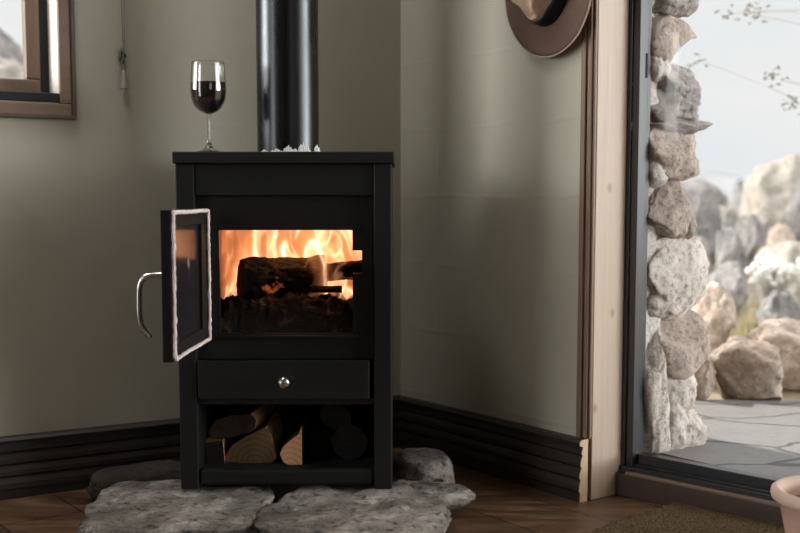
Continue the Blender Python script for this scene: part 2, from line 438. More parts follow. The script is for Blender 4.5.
# baseboards: moulded profile, cut end raw at the door post
def base_profile():
    pts = [(0, 0), (-.024, 0), (-.024, .020)]
    z = .020
    for h, d0, d1 in ((.034, .0245, .0275), (.030, .0225, .0265), (.030, .020, .0235), (.022, .018, .0205)):
        pts += [(-d0 + .001, z + .001), (-d1, z + .006)]
        pts += [(-d1 + .0005, z + h * .55), (-d0 + .001, z + h - .002)]
        z += h
    pts += [(-.016, z + .002), (-.027, z + .005), (-.028, z + .012), (-.022, z + .019), (-.008, .156), (0, .156)]
    return pts
bp = base_profile()
o = empty('baseboard_right', 'dark moulded baseboard along the right wall ending at the pine door post', 'baseboard', C, RR, kind='structure')
obj('moulding', prism(bm_new(), bp, .0, .771, 'x'), M['baseboard'], o)
tag(obj('cut_end', prism(bm_new(), bp, .771, .7745, 'x'), M['raw_pine'], o), 'raw pale sawn end of the baseboard')
tag(obj('baseboard_left', prism(bm_new(), bp, -LEN_L, .0, 'x'), M['baseboard'], loc=C, rotz=RL), 'dark moulded baseboard along the wall left of the stove', 'baseboard', kind='structure')

# ---- door_1: pine post, dark timber sill, black sliding frame, pane
d = empty('door_1', 'glass door with pale pine post and black metal frame', 'door', C, RR, kind='structure')
post = obj('door_post', B(DOOR0 + .006, .776, .012, .40 - .26, 0, DOORH), M['pine'], d, bevel=.002)
bm = bm_new()
for x0, x1, y0 in ((DOOR0 - .006, DOOR0 + .010, -.008), (DOOR0 + .012, DOOR0 + .024, -.004), (DOOR0 + .025, .7755, .003)):
    box(bm, x0, x1, y0, .012, .156, DOORH)
tag(obj('edge_bead', bm, M['bead'], d, bevel=.0025), 'brown grooved room-side edge of the pine post')
obj('head_board', B(DOOR0, DOOR1, .0, .14, DOORH - .03, DOORH), M['pine'], d)
obj('far_post', B(DOOR1 - .03, DOOR1, .0, .40, 0, DOORH), M['pine'], d)
DL = W(.776, .1, 0); RD = RR + R(7.6)
fr = empty('door_frame', None, None, (.776, .1, 0), R(7.6)); fr.parent = d
DW = 2.30
def dpart(name, bm, mat, bevel=.0015, label=None):
    o = obj(name, bm, mat, fr, bevel=bevel)
    if label: o['label'] = label
    return o
dpart('sill', B(-.004, DW, 0, .10, 0, .058), M['sill_wood'], .003, 'dark reddish timber sill under the glass door')
dpart('sill_edge', B(.03, DW, -.004, .02, .0582, .0645), M['window_wood_flat'], .001)
bm = bm_new(); box(bm, .0, DW, .012, .022, .0646, .075); box(bm, 0, DW, .03, .036, .0646, .080); box(bm, 0, DW, .022, .10, .0646, .069)
dpart('track', bm, M['black_alu'], .001)
bm = bm_new()
box(bm, 0, .013, .018, .075, .065, DOORH); box(bm, .013, .033, .024, .075, .065, DOORH)     # near stile
box(bm, DW - .04, DW, .018, .075, .065, DOORH)
box(bm, .033, DW - .04, .044, .075, .069, .104); box(bm, .033, DW - .04, .05, .07, DOORH - .05, DOORH)
dpart('stile', bm, M['black_alu'], .002)
dpart('lock_slot', B(.0325, .0345, .050, .058, 1.045, 1.105), M['black_gap'], 0, 'dark slot in the door frame')
dpart('glass', B(.033, DW - .04, .058, .063, .104, DOORH - .05), M['pane'], 0)

# ---- window_1
w = empty('window_1', 'small timber window high on the left wall', 'window', C, RL, kind='structure')
def ring(bm, x0, x1, z0, z1, wd, y0, y1):
    box(bm, x0, x1, y0, y1, z0, z0 + wd); box(bm, x0, x1, y0, y1, z1 - wd, z1)
    box(bm, x0, x0 + wd, y0, y1, z0 + wd, z1 - wd); box(bm, x1 - wd, x1, y0, y1, z0 + wd, z1 - wd)
    return bm
obj('casing', ring(bm_new(), WX0 - .032, WX1 + .020, WZ0 - .038, WZ1 + .03, .030, -.012, .004), M['window_wood_flat'], w, bevel=.003)
obj('casing_edge', ring(bm_new(), WX0 - .04, WX1 + .030, WZ0 - .046, WZ1 + .04, .0105, -.018, .004), M['window_edge'], w, bevel=.002)
bm = bm_new(); box(bm, WX1 - .004, WX1 + .0, 0.002, .17, WZ0, WZ1); box(bm, WX0, WX0 + .004, 0.002, .17, WZ0, WZ1); box(bm, WX0, WX1, .002, .17, WZ1 - .004, WZ1)
tag(obj('jamb', bm, M['jamb_paint'], w), 'pale bright side of the window recess')
tag(obj('sill_strip', B(WX0, WX1 - .002, -.006, .16, WZ0 - .004, WZ0 + .018), M['black_gap'], w, bevel=.002), 'black strip along the window sill')
bm = ring(bm_new(), WX0 + .004, WX1 - .004, WZ0 + .018, WZ1 - .004, .024, .125, .17)
obj('outer_frame', bm, M['black_gap'], w)
obj('sash', ring(bm_new(), WX0 + .028, WX1 - .026, WZ0 + .026, WZ1 - .03, .036, .12, .16), M['window_wood'], w, bevel=.004)
obj('pane', B(WX0 + .06, WX1 - .06, .138, .142, WZ0 + .06, WZ1 - .064), M['pane'], w)

# ---- fill_lamp_frame: timber frame added round the fill lamp, no opening above it
rl_ = empty('fill_lamp_frame', 'timber frame added round an unseen fill lamp under the ceiling', 'window', (-.84, 2.34, HC), RL, kind='structure')
bm = bm_new()
for a in ((-.45, .45, -.45, -.40), (-.45, .45, .40, .45), (-.45, -.40, -.40, .40), (.40, .45, -.40, .40)): box(bm, *a, -.045, .0)
obj('frame', bm, M['window_wood_flat'], rl_)

# ---- blind cord with cleat and weight
o = empty('blind_cord', 'grey looped blind cord with a small weight hanging beside the window', 'cord', WL(-.832, -.012, 1.02), RL)
bm = bm_new()
tube(bm, smooth_path([(-.004, 0, .62), (-.003, 0, .3), (-.001, 0, .11), (0, -.002, .085)]), .0013, 6)
tube(bm, smooth_path([(.006, 0, .62), (.005, 0, .3), (.002, 0, .11), (.001, -.002, .085)]), .0013, 6)
tube(bm, smooth_path([(.000, -.002, .085), (.004, -.004, .07), (.003, -.003, .058)]), .0014, 6)
tube(bm, smooth_path([(-.001, -.002, .085), (.001, -.005, .07), (.002, -.003, .055)]), .0014, 6)
obj('cord', bm, M['cord'], o, True)
bm = bm_new()
box(bm, -.010, -.003, .0, .011, .080, .106)
tube(bm, smooth_path([(-.006, -.001, .112), (-.008, -.006, .104), (-.001, -.008, .098), (.003, -.004, .09), (-.004, -.006, .083), (-.002, -.002, .074)]), .0030, 7)
obj('cleat', bm, M['cleat'], o, True)
obj('weight', lathe(bm_new(), [(0, .058), (.003, .057), (.0042, .048), (.0062, .026), (.0085, .012), (.0085, .009), (0, .008)], 20), M['tassel'], o, True)

# ------------------------------------------------------------------ wood stove
SX0, SX1, SY0, SY1 = -.513, -.019, 2.55, 2.93
st = empty('wood_stove', 'black steel wood stove with open glass door and burning fire', 'stove', (0, 0, 0))
ST = M['stove']
obj('top_plate', B(SX0 - .0005 - .004, SX1 + .006, SY0 - .012, SY1 + .005, .828, .855), ST, st, bevel=.003)
for x0, x1 in ((SX0, SX0 + .042), (SX1 - .041, SX1)):
    obj('side_panel', B(x0, x1, SY0, SY1, .071, .828), ST, st, bevel=.0025)
obj('back_panel', B(SX0 + .042, SX1 - .041, SY1 - .02, SY1, .10, .828), M['stove_in'], st)
IX0, IX1 = SX0 + .042, SX1 - .041
obj('header_panel', B(IX0, IX1, SY0 + .006, SY0 + .02, .756, .828), ST, st, bevel=.002)
# front panel with fire opening (a notch for the latch on its right side)
OX0, OX1, OZ0, OZ1, NX, NZ0, NZ1 = -.419, -.110, .435, .676, -.088, .576, .629
FY0, FY1 = SY0 + .022, SY0 + .034
bm = bm_new()
box(bm, IX0, OX0, FY0, FY1, .376, .756); box(bm, NX, IX1, FY0, FY1, .376, .756)
box(bm, OX0, NX, FY0, FY1, OZ1, .756); box(bm, OX0, NX, FY0, FY1, .376, OZ0)
box(bm, OX1, NX, FY0, FY1, OZ0, NZ0); box(bm, OX1, NX, FY0, FY1, NZ1, OZ1)
obj('front_panel', bm, ST, st)
for a in ((OX0 - .02, OX1 + .02, FY0 - .004, FY0, OZ1 + .002, OZ1 + .010), (OX0 - .02, OX1 + .014, FY0 - .006, FY0, OZ0 - .010, OZ0 - .003)):
    obj('door_lip', B(*a), ST, st, bevel=.001)
# firebox lining
bm = bm_new()
box(bm, -.452, -.075, SY1 - .06, SY1 - .03, .42, .74); box(bm, -.468, -.448, FY1, SY1 - .03, .42, .74); box(bm, -.079, -.0605, FY1, SY1 - .03, .42, .74)
obj('firebrick_lining', bm, M['brick'], st)
obj('grate', B(IX0, IX1, FY1, SY1 - .02, .376, .42), M['stove_in'], st)
obj('baffle_plate', B(IX0, IX1, FY1, SY1 - .02, .74, .756), M['stove_in'], st)
# ash drawer
dr = obj('drawer', B(-.468, -.071, SY0 - .008, SY0 + .012, .286, .3755), ST, st, bevel=.002)
kb = lathe(bm_new(), [(0, .0), (.0055, 0), (.0045, .006), (.005, .010), (.0095, .012), (.0135, .017), (.0145, .023), (.0125, .029), (.007, .033), (0, .034)], 28)
bmesh.ops.rotate(kb, verts=kb.verts, cent=(0, 0, 0), matrix=Matrix.Rotation(R(90), 3, 'X'))
k = obj('knob', kb, M['steel'], dr, True); k.location = (-.2665, SY0 - .008, .328); k['label'] = 'round polished steel drawer knob'
bm = bm_new(); box(bm, IX0, IX1, SY0 + .013, SY1 - .02, .270, .2855); obj('shelf_plate', bm, ST, st)
# log store: plinth bar and floor
obj('plinth', B(IX0, IX1, SY0 + .006, SY0 + .024, .079, .118), ST, st, bevel=.008)
obj('log_shelf', B(IX0, IX1, SY0 + .024, SY1 - .02, .098, .108), M['stove_in'], st)
# open door
dh = Vector((-.4415, 2.545, 0)); rd = R(-92.1)
DW_, DZ0, DZ1 = .345, .422, .727
bm = bm_new()
for a in ((0, DW_, -.020, 0, DZ0, DZ0 + .034), (0, DW_, -.020, 0, DZ1 - .034, DZ1), (0, .058, -.020, 0, DZ0 + .034, DZ1 - .034), (DW_ - .034, DW_, -.020, 0, DZ0 + .034, DZ1 - .034)): box(bm, *a)
door = obj('door', bm, M['door_iron'], st, bevel=.0015, loc=dh, rotz=rd)
dg = obj('door_glass', B(.05, DW_ - .028, -.014, -.007, DZ0 + .028, DZ1 - .028), M['door_glass'], door); dg['label'] = 'dark sooty glass of the stove door'
m_ = .006; pts = []
cor = [(m_, DZ0 + m_), (DW_ - m_, DZ0 + m_), (DW_ - m_, DZ1 - m_), (m_, DZ1 - m_)]
for i in range(4):
    a, b_ = cor[i], cor[(i + 1) % 4]; L = math.hypot(b_[0] - a[0], b_[1] - a[1]); n = int(L / .0045)
    for j in range(n):
        f = j / n; x = a[0] + (b_[0] - a[0]) * f; z = a[1] + (b_[1] - a[1]) * f
        pts.append((x + .0012 * noise.noise((x * 60, z * 60, 1)), .004 + .001 * noise.noise((x * 90, z * 90, 5)), z + .0012 * noise.noise((x * 60, z * 60, 9))))
rp = obj('rope_seal', tube(bm_new(), pts, .0043, 8, True, .5, 3), M['rope'], door, True); rp['label'] = 'frayed pale rope seal around the stove door'
h = tube(bm_new(), smooth_path([(DW_ - .045, -.019, .594), (DW_ - .045, -.045, .594), (DW_ - .045, -.066, .588), (DW_ - .045, -.076, .572), (DW_ - .045, -.078, .54), (DW_ - .045, -.077, .505), (DW_ - .047, -.071, .484), (DW_ - .05, -.058, .466)]), .0058, 12)
obj('handle', h, M['steel'], door, True)['label'] = 'curved steel door handle'
for z in (DZ0 + .03, DZ1 - .06):
    obj('hinge', lathe(bm_new(), [(0, z), (.006, z), (.006, z + .035), (0, z + .035)], 12, -.002, -.010), ST, door)
for z in (.690, .585, .46):
    bm = bm_new(); bmesh.ops.create_icosphere(bm, subdivisions=2, radius=.0085, matrix=Matrix.Translation((DW_ - .05, -.004, z)) @ Matrix.Scale(.5, 4, (0, 1, 0)))
    obj('bolt', bm, M['stove_in'], door, True)

# stove pipe
PX, PY = -.2755, 2.76
sp = empty('stove_pipe', 'black flue pipe rising from the top of the stove', 'stove pipe', (PX, PY, .855))
obj('pipe', lathe(bm_new(), [(.0758, 0), (.0758, HC - .855), (.072, HC - .855), (.072, 0)], 72, close=True), M['pipe'], sp, True)
md = sp.children[0].modifiers.new('edge', 'EDGE_SPLIT'); md.split_angle = R(40)
bm = bm_new(); seg = 260; A = []; Bv = []; Ct = []
for i in range(seg):
    a = 2 * PI * i / seg; n1 = noise.noise((math.cos(a) * 2.3, math.sin(a) * 2.3, 3)) + .45 * noise.noise((math.cos(a) * 5, math.sin(a) * 5, 8)) + .25 * noise.noise((math.cos(a) * 22, math.sin(a) * 22, 4))
    face = .5 + .5 * math.cos(a - R(-40)); hgt = max(.0025, .004 + .034 * face ** 3 * (.55 + n1) + .008 * n1); rr = .0762
    o_ = .003 + .003 * abs(noise.noise((math.cos(a) * 14, math.sin(a) * 14, 1)))
    c_, s_ = math.cos(a), math.sin(a)
    A.append(bm.verts.new((c_ * (rr + o_), s_ * (rr + o_), 0))); Bv.append(bm.verts.new((c_ * (rr + o_ * .7), s_ * (rr + o_ * .7), hgt * .7))); Ct.append(bm.verts.new((c_ * rr, s_ * rr, hgt)))
for i in range(seg):
    j = (i + 1) % seg; bm.faces.new((A[i], A[j], Bv[j], Bv[i])); bm.faces.new((Bv[i], Bv[j], Ct[j], Ct[i]))
obj('cement_seal', bm, M['ash'], sp, True)['label'] = 'crumbling white cement around the foot of the pipe'

# ------------------------------------------------------------------ logs
def log_bm(outline, length, seed, rough=.03, lsub=14, bark_from=None):
    """split log lying along local y: outline is a list of (x,z); sides roughened; bark sides get material 1"""
    bm = bm_new(); n0 = len(outline); pts = []; flags = []
    for i in range(n0):
        a, b_ = outline[i], outline[(i + 1) % n0]
        m = max(1, int(math.hypot(b_[0] - a[0], b_[1] - a[1]) / .007))
        for j in range(m):
            f = j / m; pts.append((a[0] + (b_[0] - a[0]) * f, a[1] + (b_[1] - a[1]) * f)); flags.append(bark_from is not None and i in bark_from)
    n = len(pts); cx = sum(p[0] for p in pts) / n; cz = sum(p[1] for p in pts) / n; rings = []
    for k in range(lsub + 1):
        y = length * k / lsub; ring = []
        for i, (x, z) in enumerate(pts):
            q = Vector((x * 30, y * 9, z * 30)) + Vector((seed, seed * 2, 0))
            s = 1 + rough * (noise.noise(q) + .6 * noise.noise(q * 2.3) + .35 * noise.noise(q * 5) + .2 * noise.noise(q * 11)) * (2.2 if flags[i] else 1)
            ring.append(bm.verts.new((cx + (x - cx) * s, y, cz + (z - cz) * s)))
        rings.append(ring)
    for k in range(lsub):
        for i in range(n):
            j = (i + 1) % n
            f = bm.faces.new((rings[k][i], rings[k][j], rings[k + 1][j], rings[k + 1][i])); f.material_index = 1 if flags[i] else 0
    for rg, y in ((rings[0], 0), (rings[-1], length)):
        c = bm.verts.new((cx, y, cz))
        for i in range(n): bm.faces.new((rg[i], rg[(i + 1) % n], c)).material_index = 2
    bmesh.ops.recalc_face_normals(bm, faces=bm.faces[:]); return bm

def arc(cx, cz, r, a0, a1, n, sx=1): return [(cx + sx * r * math.cos(R(a0 + (a1 - a0) * i / n)), cz + r * math.sin(R(a0 + (a1 - a0) * i / n))) for i in range(n + 1)]
def logobj(name, label, cat, group, bm, mats, loc, rot=(0, 0, 0)):
    o = obj(name, bm, mats, loc=loc); o.rotation_euler = rot; return tag(o, label, cat, group)
FW = 'firewood stored under the stove'
LS = .1085
# half-round log with orange cut face
q = [(.030, .004), (.030, .098)] + [(.022, .078), (.0, .062), (-.018, .045), (-.024, .028), (-.016, .010), (-.004, .003)]
logobj('firewood_log', 'split log with an orange sawn face in the middle of the log store', 'firewood', FW, log_bm(q, .24, 11, .015, bark_from=(2, 3, 4, 5)), [M['bark'], M['bark'], M['cut']], (-.266, 2.635, LS - .003))
q = [(-.070, .004), (-.072, .018), (-.055, .045), (-.015, .068), (.026, .088), (.036, .075), (.046, .04), (.052, .012), (.040, .001), (-.03, -.001)]
logobj('firewood_log', 'broad olive-brown split log lying left of the orange-faced one', 'firewood', FW, log_bm(q, .22, 23, .02, bark_from=(1, 2, 3)), [M['cut'], M['bark'], M['cut_olive']], (-.352, 2.655, LS))
q = [(-.022, 0), (-.024, .054), (.018, .058), (.022, .002)]
logobj('firewood_log', 'narrow squarish log with pale split edges at the left end of the log store', 'firewood', FW, log_bm(q, .22, 31, .02), [M['cut'], M['bark'], M['cut_dark']], (-.446, 2.64, LS), (0, 0, R(4)))  # dark end colour stands in for the shade of the side panel
q = [(-.062, .0), (-.066, .020), (-.045, .042), (.0, .050), (.045, .046), (.058, .03), (.050, .006), (.0, -.004)]
logobj('firewood_log', 'dark bark-covered log lying on top at the left of the log store', 'firewood', FW, log_bm(q, .2, 41, .05, bark_from=(0, 1, 2, 3, 6, 7)), [M['cut'], M['bark'], M['bark']], (-.402, 2.665, LS + .066), (0, R(-8), R(-6)))
q = [(.045 * math.cos(2 * PI * i / 14), .042 + .042 * math.sin(2 * PI * i / 14)) for i in range(14)]
logobj('firewood_log', 'dark round log on the floor of the log store at its right end', 'firewood', FW, log_bm(q, .22, 53, .05, bark_from=range(14)), [M['bark'], M['bark'], M['cut_dark']], (-.125, 2.69, LS))
logobj('firewood_log', 'dark round log between the orange-faced log and the right end', 'firewood', FW, log_bm([(x * .8, z * .8) for x, z in q], .22, 59, .05, bark_from=range(14)), [M['bark'], M['bark'], M['cut_dark']], (-.198, 2.72, LS))
logobj('firewood_log', 'dark log resting on top of the two right-hand logs', 'firewood', FW, log_bm([(x * .85, z * .8) for x, z in q], .2, 61, .06, bark_from=range(14)), [M['bark'], M['bark'], M['cut_dark']], (-.158, 2.70, LS + .072))
# burning logs
FB = 'logs burning in the firebox'
def xlog(name, label, outline, length, seed, mats, loc, rot, rough=.15): # along x: rotate a y-log by -90 about z
    return logobj(name, label, 'burning log', FB, log_bm(outline, length, seed, rough, 40), mats, loc, (rot[0], rot[1], R(-90) + rot[2]))
q = [(-.046, .0), (-.056, .022), (-.040, .060), (-.012, .090), (.022, .098), (.050, .066), (.052, .022), (.03, .0)]
xlog('burning_log', 'large charred log on top of the fire, flames behind it', q, .205, 71, [M['char']] * 3, (-.388, 2.695, .509), (0, R(3), R(20)))
q = [(.026 * math.cos(2 * PI * i / 10), .026 * math.sin(2 * PI * i / 10)) for i in range(10)]
xlog('burning_log', 'thick charred log end leaning at the right side of the fire', [(x * 1.1, z * .9) for x, z in q], .10, 77, [M['char']] * 3, (-.182, 2.735, .570), (0, R(-9), R(12)), .36)
xlog('burning_log', 'short charred stick lying in front of the right log', [(x * .42, z * .36) for x, z in q], .075, 79, [M['char']] * 3, (-.215, 2.675, .530), (0, R(-5), R(2)), .45)
# bed of black ash and burnt wood
bm = bm_new(); nx, ny = 150, 60; g = []
for j in range(ny + 1):
    row = []
    for i in range(nx + 1):
        x = -.446 + (.365) * i / nx; y = 2.588 + .275 * j / ny; e = min(1, j / 10)
        z = .428 + e * (.066 + .012 * noise.noise((x * 14, y * 14, 2)) + .014 * noise.noise((x * 40, y * 40, 5)) + .010 * noise.noise((x * 95, y * 95, 7)) + .018 * math.sin((x + .446) / .365 * PI))
        row.append(bm.verts.new((x, y, z)))
    g.append(row)
for j in range(ny):
    for i in range(nx): bm.faces.new((g[j][i], g[j][i + 1], g[j + 1][i + 1], g[j + 1][i]))
rim = [g[0][i] for i in range(nx + 1)] + [g[j][nx] for j in range(1, ny + 1)] + [g[ny][i] for i in range(nx - 1, -1, -1)] + [g[j][0] for j in range(ny - 1, 0, -1)]
low = [bm.verts.new((v.co.x, v.co.y, .4205)) for v in rim]
for i in range(len(rim)): bm.faces.new((rim[i], low[i], low[(i + 1) % len(rim)], rim[(i + 1) % len(rim)]))
bm.faces.new(low)
bmesh.ops.recalc_face_normals(bm, faces=bm.faces[:])
tag(obj('ash_bed', bm, M['ember'], smooth=True), 'black bed of ash and burnt wood on the firebox floor', 'ash', kind='stuff')

# flames: a body of glowing gas filling the firebox over the logs
def m_flame():
    m, nt, out = new_mat('flame'); b = NB(nt)
    tc = b.n('ShaderNodeTexCoord')
    warp = b.n('ShaderNodeTexNoise'); warp.inputs['Scale'].default_value = 9; warp.inputs['Detail'].default_value = 2; b.l(tc.outputs['Object'], warp.inputs['Vector'])
    vm = b.n('ShaderNodeVectorMath', operation='MULTIPLY_ADD'); b.l(warp.outputs['Color'], vm.inputs[0]); vm.inputs[1].default_value = (.055, .05, .05); b.l(tc.outputs['Object'], vm.inputs[2])
    mp = b.n('ShaderNodeMapping'); mp.inputs['Scale'].default_value = (1, .22, .34); mp.inputs['Rotation'].default_value = (0, R(9), R(6)); b.l(vm.outputs[0], mp.inputs['Vector'])
    n1 = b.noise(mp.outputs[0], 15, 1.5, .45, .6)
    fold = b.math('ABSOLUTE', b.math('SINE', b.math('MULTIPLY', n1, 17.0)))
    edge = b.math('POWER', b.math('SUBTRACT', 1.0, fold), 3.0)           # bright folded edges of the tongues
    n2 = b.noise(mp.outputs[0], 11, 2, .5)
    body = b.ramp(n2, [(.40, 0), (.62, 1)])
    dens = b.math('ADD', b.math('MULTIPLY', edge, .8), b.math('MULTIPLY', body, b.math('ADD', .22, b.math('MULTIPLY', b.math('SUBTRACT', 1.0, fold), .5))))
    holes = b.ramp(b.noise(mp.outputs[0], 9, 1, .5), [(.36, .10), (.52, 1)])
    dens = b.math('ADD', .06, b.math('MULTIPLY', dens, holes))
    e = b.n('ShaderNodeEmission'); b.l(b.mix(b.ramp(dens, [(.2, 0), (1, 1)]), (1, .325, .115), (1, .58, .34)), e.inputs['Color'])
    b.l(b.math('MULTIPLY', dens, FLAME), e.inputs['Strength']); b.l(e.outputs[0], out.inputs['Volume'])
    return m
FLAME = 27.0
bm = bm_new(); n = 26; mm = 8; top = []; bot = []
for j in range(mm + 1):
    tr = []; br_ = []
    for i in range(n + 1):
        x = -.444 + .362 * i / n; yf = 2.745 - .06 * math.exp(-((x + .185) / .055) ** 2); y = yf + (2.86 - yf) * j / mm
        tr.append(bm.verts.new((x, y, .715 + .02 * noise.noise((x * 22, y * 22, 3))))); br_.append(bm.verts.new((x, y, .49)))
    top.append(tr); bot.append(br_)
for j in range(mm):
    for i in range(n):
        bm.faces.new((top[j][i], top[j][i + 1], top[j + 1][i + 1], top[j + 1][i])); bm.faces.new((bot[j][i], bot[j + 1][i], bot[j + 1][i + 1], bot[j][i + 1]))
for i in range(n):
    bm.faces.new((bot[0][i], bot[0][i + 1], top[0][i + 1], top[0][i])); bm.faces.new((bot[mm][i + 1], bot[mm][i], top[mm][i], top[mm][i + 1]))
for j in range(mm):
    bm.faces.new((bot[j + 1][0], bot[j][0], top[j][0], top[j + 1][0])); bm.faces.new((bot[j][n], bot[j + 1][n], top[j + 1][n], top[j][n]))
bmesh.ops.recalc_face_normals(bm, faces=bm.faces[:])
fl = tag(obj('flames', bm, m_flame()), 'bright orange flames filling the firebox behind the logs', 'flames', kind='stuff')

# ------------------------------------------------------------------ wine glass
GX, GY, GZ = -.4565, 2.68, .8552
wg = empty('wine_glass', 'stemmed wine glass half full of red wine on the stove top', 'wine glass', (GX, GY, GZ))
def G(y): return 1.0708 + (62.5 - y) * .002352 - GZ
zr, zb = G(62.5), G(113)
outer = [(.0065, zb - .002), (.019, zb + .003), (.031, zb + .013), (.0392, zb + .029), (.0418, zb + .045), (.0426, zb + .054), (.0420, zb + .070), (.0402, zb + .095), (.0385, zr)]
inner = [(r - .0013, z + (.002 if i < 3 else 0)) for i, (r, z) in enumerate(outer)]
def fine(pr, k=4): return [(p.x, p.z) for p in smooth_path([(r, 0, z) for r, z in pr], k)]
fo, fi = fine(outer), fine(inner)
obj('bowl', lathe(bm_new(), [(0, zb - .003)] + fo + [(.0380, zr + .0006)] + fi[::-1] + [(0, fi[0][1] + .0)], 64), M['wineglass'], wg, True)
obj('stem', lathe(bm_new(), [(0, zb - .0031)] + fine([(.0066, zb - .0031), (.0044, zb - .014), (.0038, zb - .035), (.0039, .038), (.0050, .027), (.0080, .0185)]) + [(0, .0185)], 32), M['wineglass'], wg, True)
obj('foot', lathe(bm_new(), [(0, .0183)] + fine([(.0081, .0183), (.014, .0115), (.024, .0075), (.0335, .0052), (.037, .0035), (.0365, .0006)]) + [(0, .0003)], 64), M['wineglass'], wg, True)
zw = G(82.5)
wi = [(r - .0002, z + .0002) for r, z in fi if z < zw]
rl = wi[-1][0]
wine = obj('red_wine', lathe(bm_new(), [(0, wi[0][1])] + wi + [(rl, zw), (0, zw)], 64), M['wine'], None, True, loc=(GX, GY, GZ))
tag(wine, 'dark red wine filling the lower half of the glass', 'wine')

# ------------------------------------------------------------------ hat on the right wall
HTC = W(.652, -.034, 1.272)
hat = empty('felt_hat', 'brown felt hat with a black band hung on the wall by the door post', 'hat', HTC)
# local: z axis = out of wall into the room, y up
nrm = Vector((math.sin(RR), -math.cos(RR), 0)); 
xa = Vector((0, 0, 1)).cross(nrm).normalized()
rotm = Matrix((xa, Vector((0, 0, 1)), nrm)).transposed()
hat.rotation_euler = rotm.to_euler()
def brim_z(r, a):  # slight roll of the brim
    f = (r - .08) / .09
    return .006 + .010 * f * f * (.5 - .9 * math.sin(a) ** 2) - .006 * f
def brim_r(a): return 1 + .04 * abs(math.sin(a)) - .015 * math.cos(2 * a)
bm = bm_new(); seg = 72; R1 = [.082, .1, .12, .14, .155, .165]
def ringv(r, dz): return [bm.verts.new((r * .93 * brim_r(2 * PI * i / seg) * math.cos(2 * PI * i / seg), r * 1.0 * brim_r(2 * PI * i / seg) * math.sin(2 * PI * i / seg), brim_z(r, 2 * PI * i / seg) + dz)) for i in range(seg)]
up_ = [ringv(r, .0014) for r in R1]; dn_ = [ringv(r, -.0014) for r in R1]
seq = up_ + dn_[::-1]
for a, b_ in list(zip(seq, seq[1:])) + [(seq[-1], seq[0])]:
    for i in range(seg): bm.faces.new((a[i], a[(i + 1) % seg], b_[(i + 1) % seg], b_[i]))
bmesh.ops.recalc_face_normals(bm, faces=bm.faces[:])
obj('brim', bm, M['felt'], hat, True)
ep = [Vector((.1655 * .93 * brim_r(2 * PI * i / seg) * math.cos(2 * PI * i / seg), .1655 * brim_r(2 * PI * i / seg) * math.sin(2 * PI * i / seg), brim_z(.1655, 2 * PI * i / seg))) for i in range(seg)]
obj('brim_edge', tube(bm_new(), ep, .0021, 8, True), M['felt_edge'], hat, True)['label'] = 'pale bound edge of the brim'
def crown_pt(u, a):   # u 0..1 up the crown side then over the top
    s = math.sin(a); c = math.cos(a)
    bx, by = .079, .099
    if u < .72:
        f = u / .72; k = 1 - .20 * f ** 1.6; zz = .006 + .076 * f
    else:
        f = (u - .72) / .28; k = .80 * math.cos(f * PI / 2); zz = .082 + .016 * math.sin(f * PI / 2)
    x = bx * k * c; y = by * k * s
    fr_ = max(0, -s)                                     # the front of the hat points down
    pinch = math.exp(-((abs(c) - .62) / .3) ** 2) * max(0, fr_) * min(1, u / .55)
    x *= 1 - .42 * pinch; y *= 1 - .14 * pinch
    dent = math.exp(-(x / .022) ** 2) * (1 if u > .72 else max(0, (u - .45) / .27))
    zz -= .030 * dent * (.6 + .4 * (1 - y / .1) / 2)
    return Vector((x, y, zz))
bm = bm_new(); NU = 26; rows = [[bm.verts.new(crown_pt(j / NU, 2 * PI * i / seg)) for i in range(seg)] for j in range(NU)]
tp = bm.verts.new(crown_pt(1, 0))
for a, b_ in zip(rows, rows[1:]):
    for i in range(seg): bm.faces.new((a[i], a[(i + 1) % seg], b_[(i + 1) % seg], b_[i]))
for i in range(seg): bm.faces.new((rows[-1][i], rows[-1][(i + 1) % seg], tp))
bmesh.ops.recalc_face_normals(bm, faces=bm.faces[:])
obj('crown', bm, M['felt_light'], hat, True)['label'] = 'tan pinched crown of the hat'
bm = bm_new(); rr_ = []
for u, k in ((.02, 1.03), (.08, 1.035), (.28, 1.04), (.34, 1.035), (.34, 1.0), (.02, 1.0)):
    rr_.append([bm.verts.new(Vector((crown_pt(u, 2 * PI * i / seg).x * k, crown_pt(u, 2 * PI * i / seg).y * k, crown_pt(u, 0).z))) for i in range(seg)])
for a, b_ in list(zip(rr_, rr_[1:])) + [(rr_[-1], rr_[0])]:
    for i in range(seg): bm.faces.new((a[i], a[(i + 1) % seg], b_[(i + 1) % seg], b_[i]))
bmesh.ops.recalc_face_normals(bm, faces=bm.faces[:])
obj('hat_band', bm, M['ribbon'], hat, True)['label'] = 'black ribbon band round the crown'

# ------------------------------------------------------------------ hearth stones
HG = 'flat stones of the hearth'
def hstone(label, cx, cy, z0, sx, sy, sz, rot, seed, mat, **kw):
    bm = stone_bm(sx, sy, sz, seed, floor=-sz * .8, **kw)
    lo = min(v.co.z for v in bm.verts)
    o = obj('hearth_stone', bm, mat, None, True, loc=(cx, cy, z0 - lo), rotz=R(rot)); return tag(o, label, 'stone', HG)
def flat(lim): 
    def f(p):
        if p.z > lim: p.z = lim + (p.z - lim) * .22
        return p
    return f
def wavy(lim, seed):
    g = flat(lim)
    def f(p):
        p = g(p); return Vector((p.x, p.y, p.z + .22 * noise.noise((p.x * 2.2 + seed, p.y * 2.2, seed)) + .10 * noise.noise((p.x * 6 + seed, p.y * 6, seed))))
    return f
hstone('long pale hearth stone under the left front of the stove', -.500, 2.475, 0, .205, .215, .0435, 3, 3, M['hearth'], power=4.2, amp=.09, taper=wavy(.55, 3))
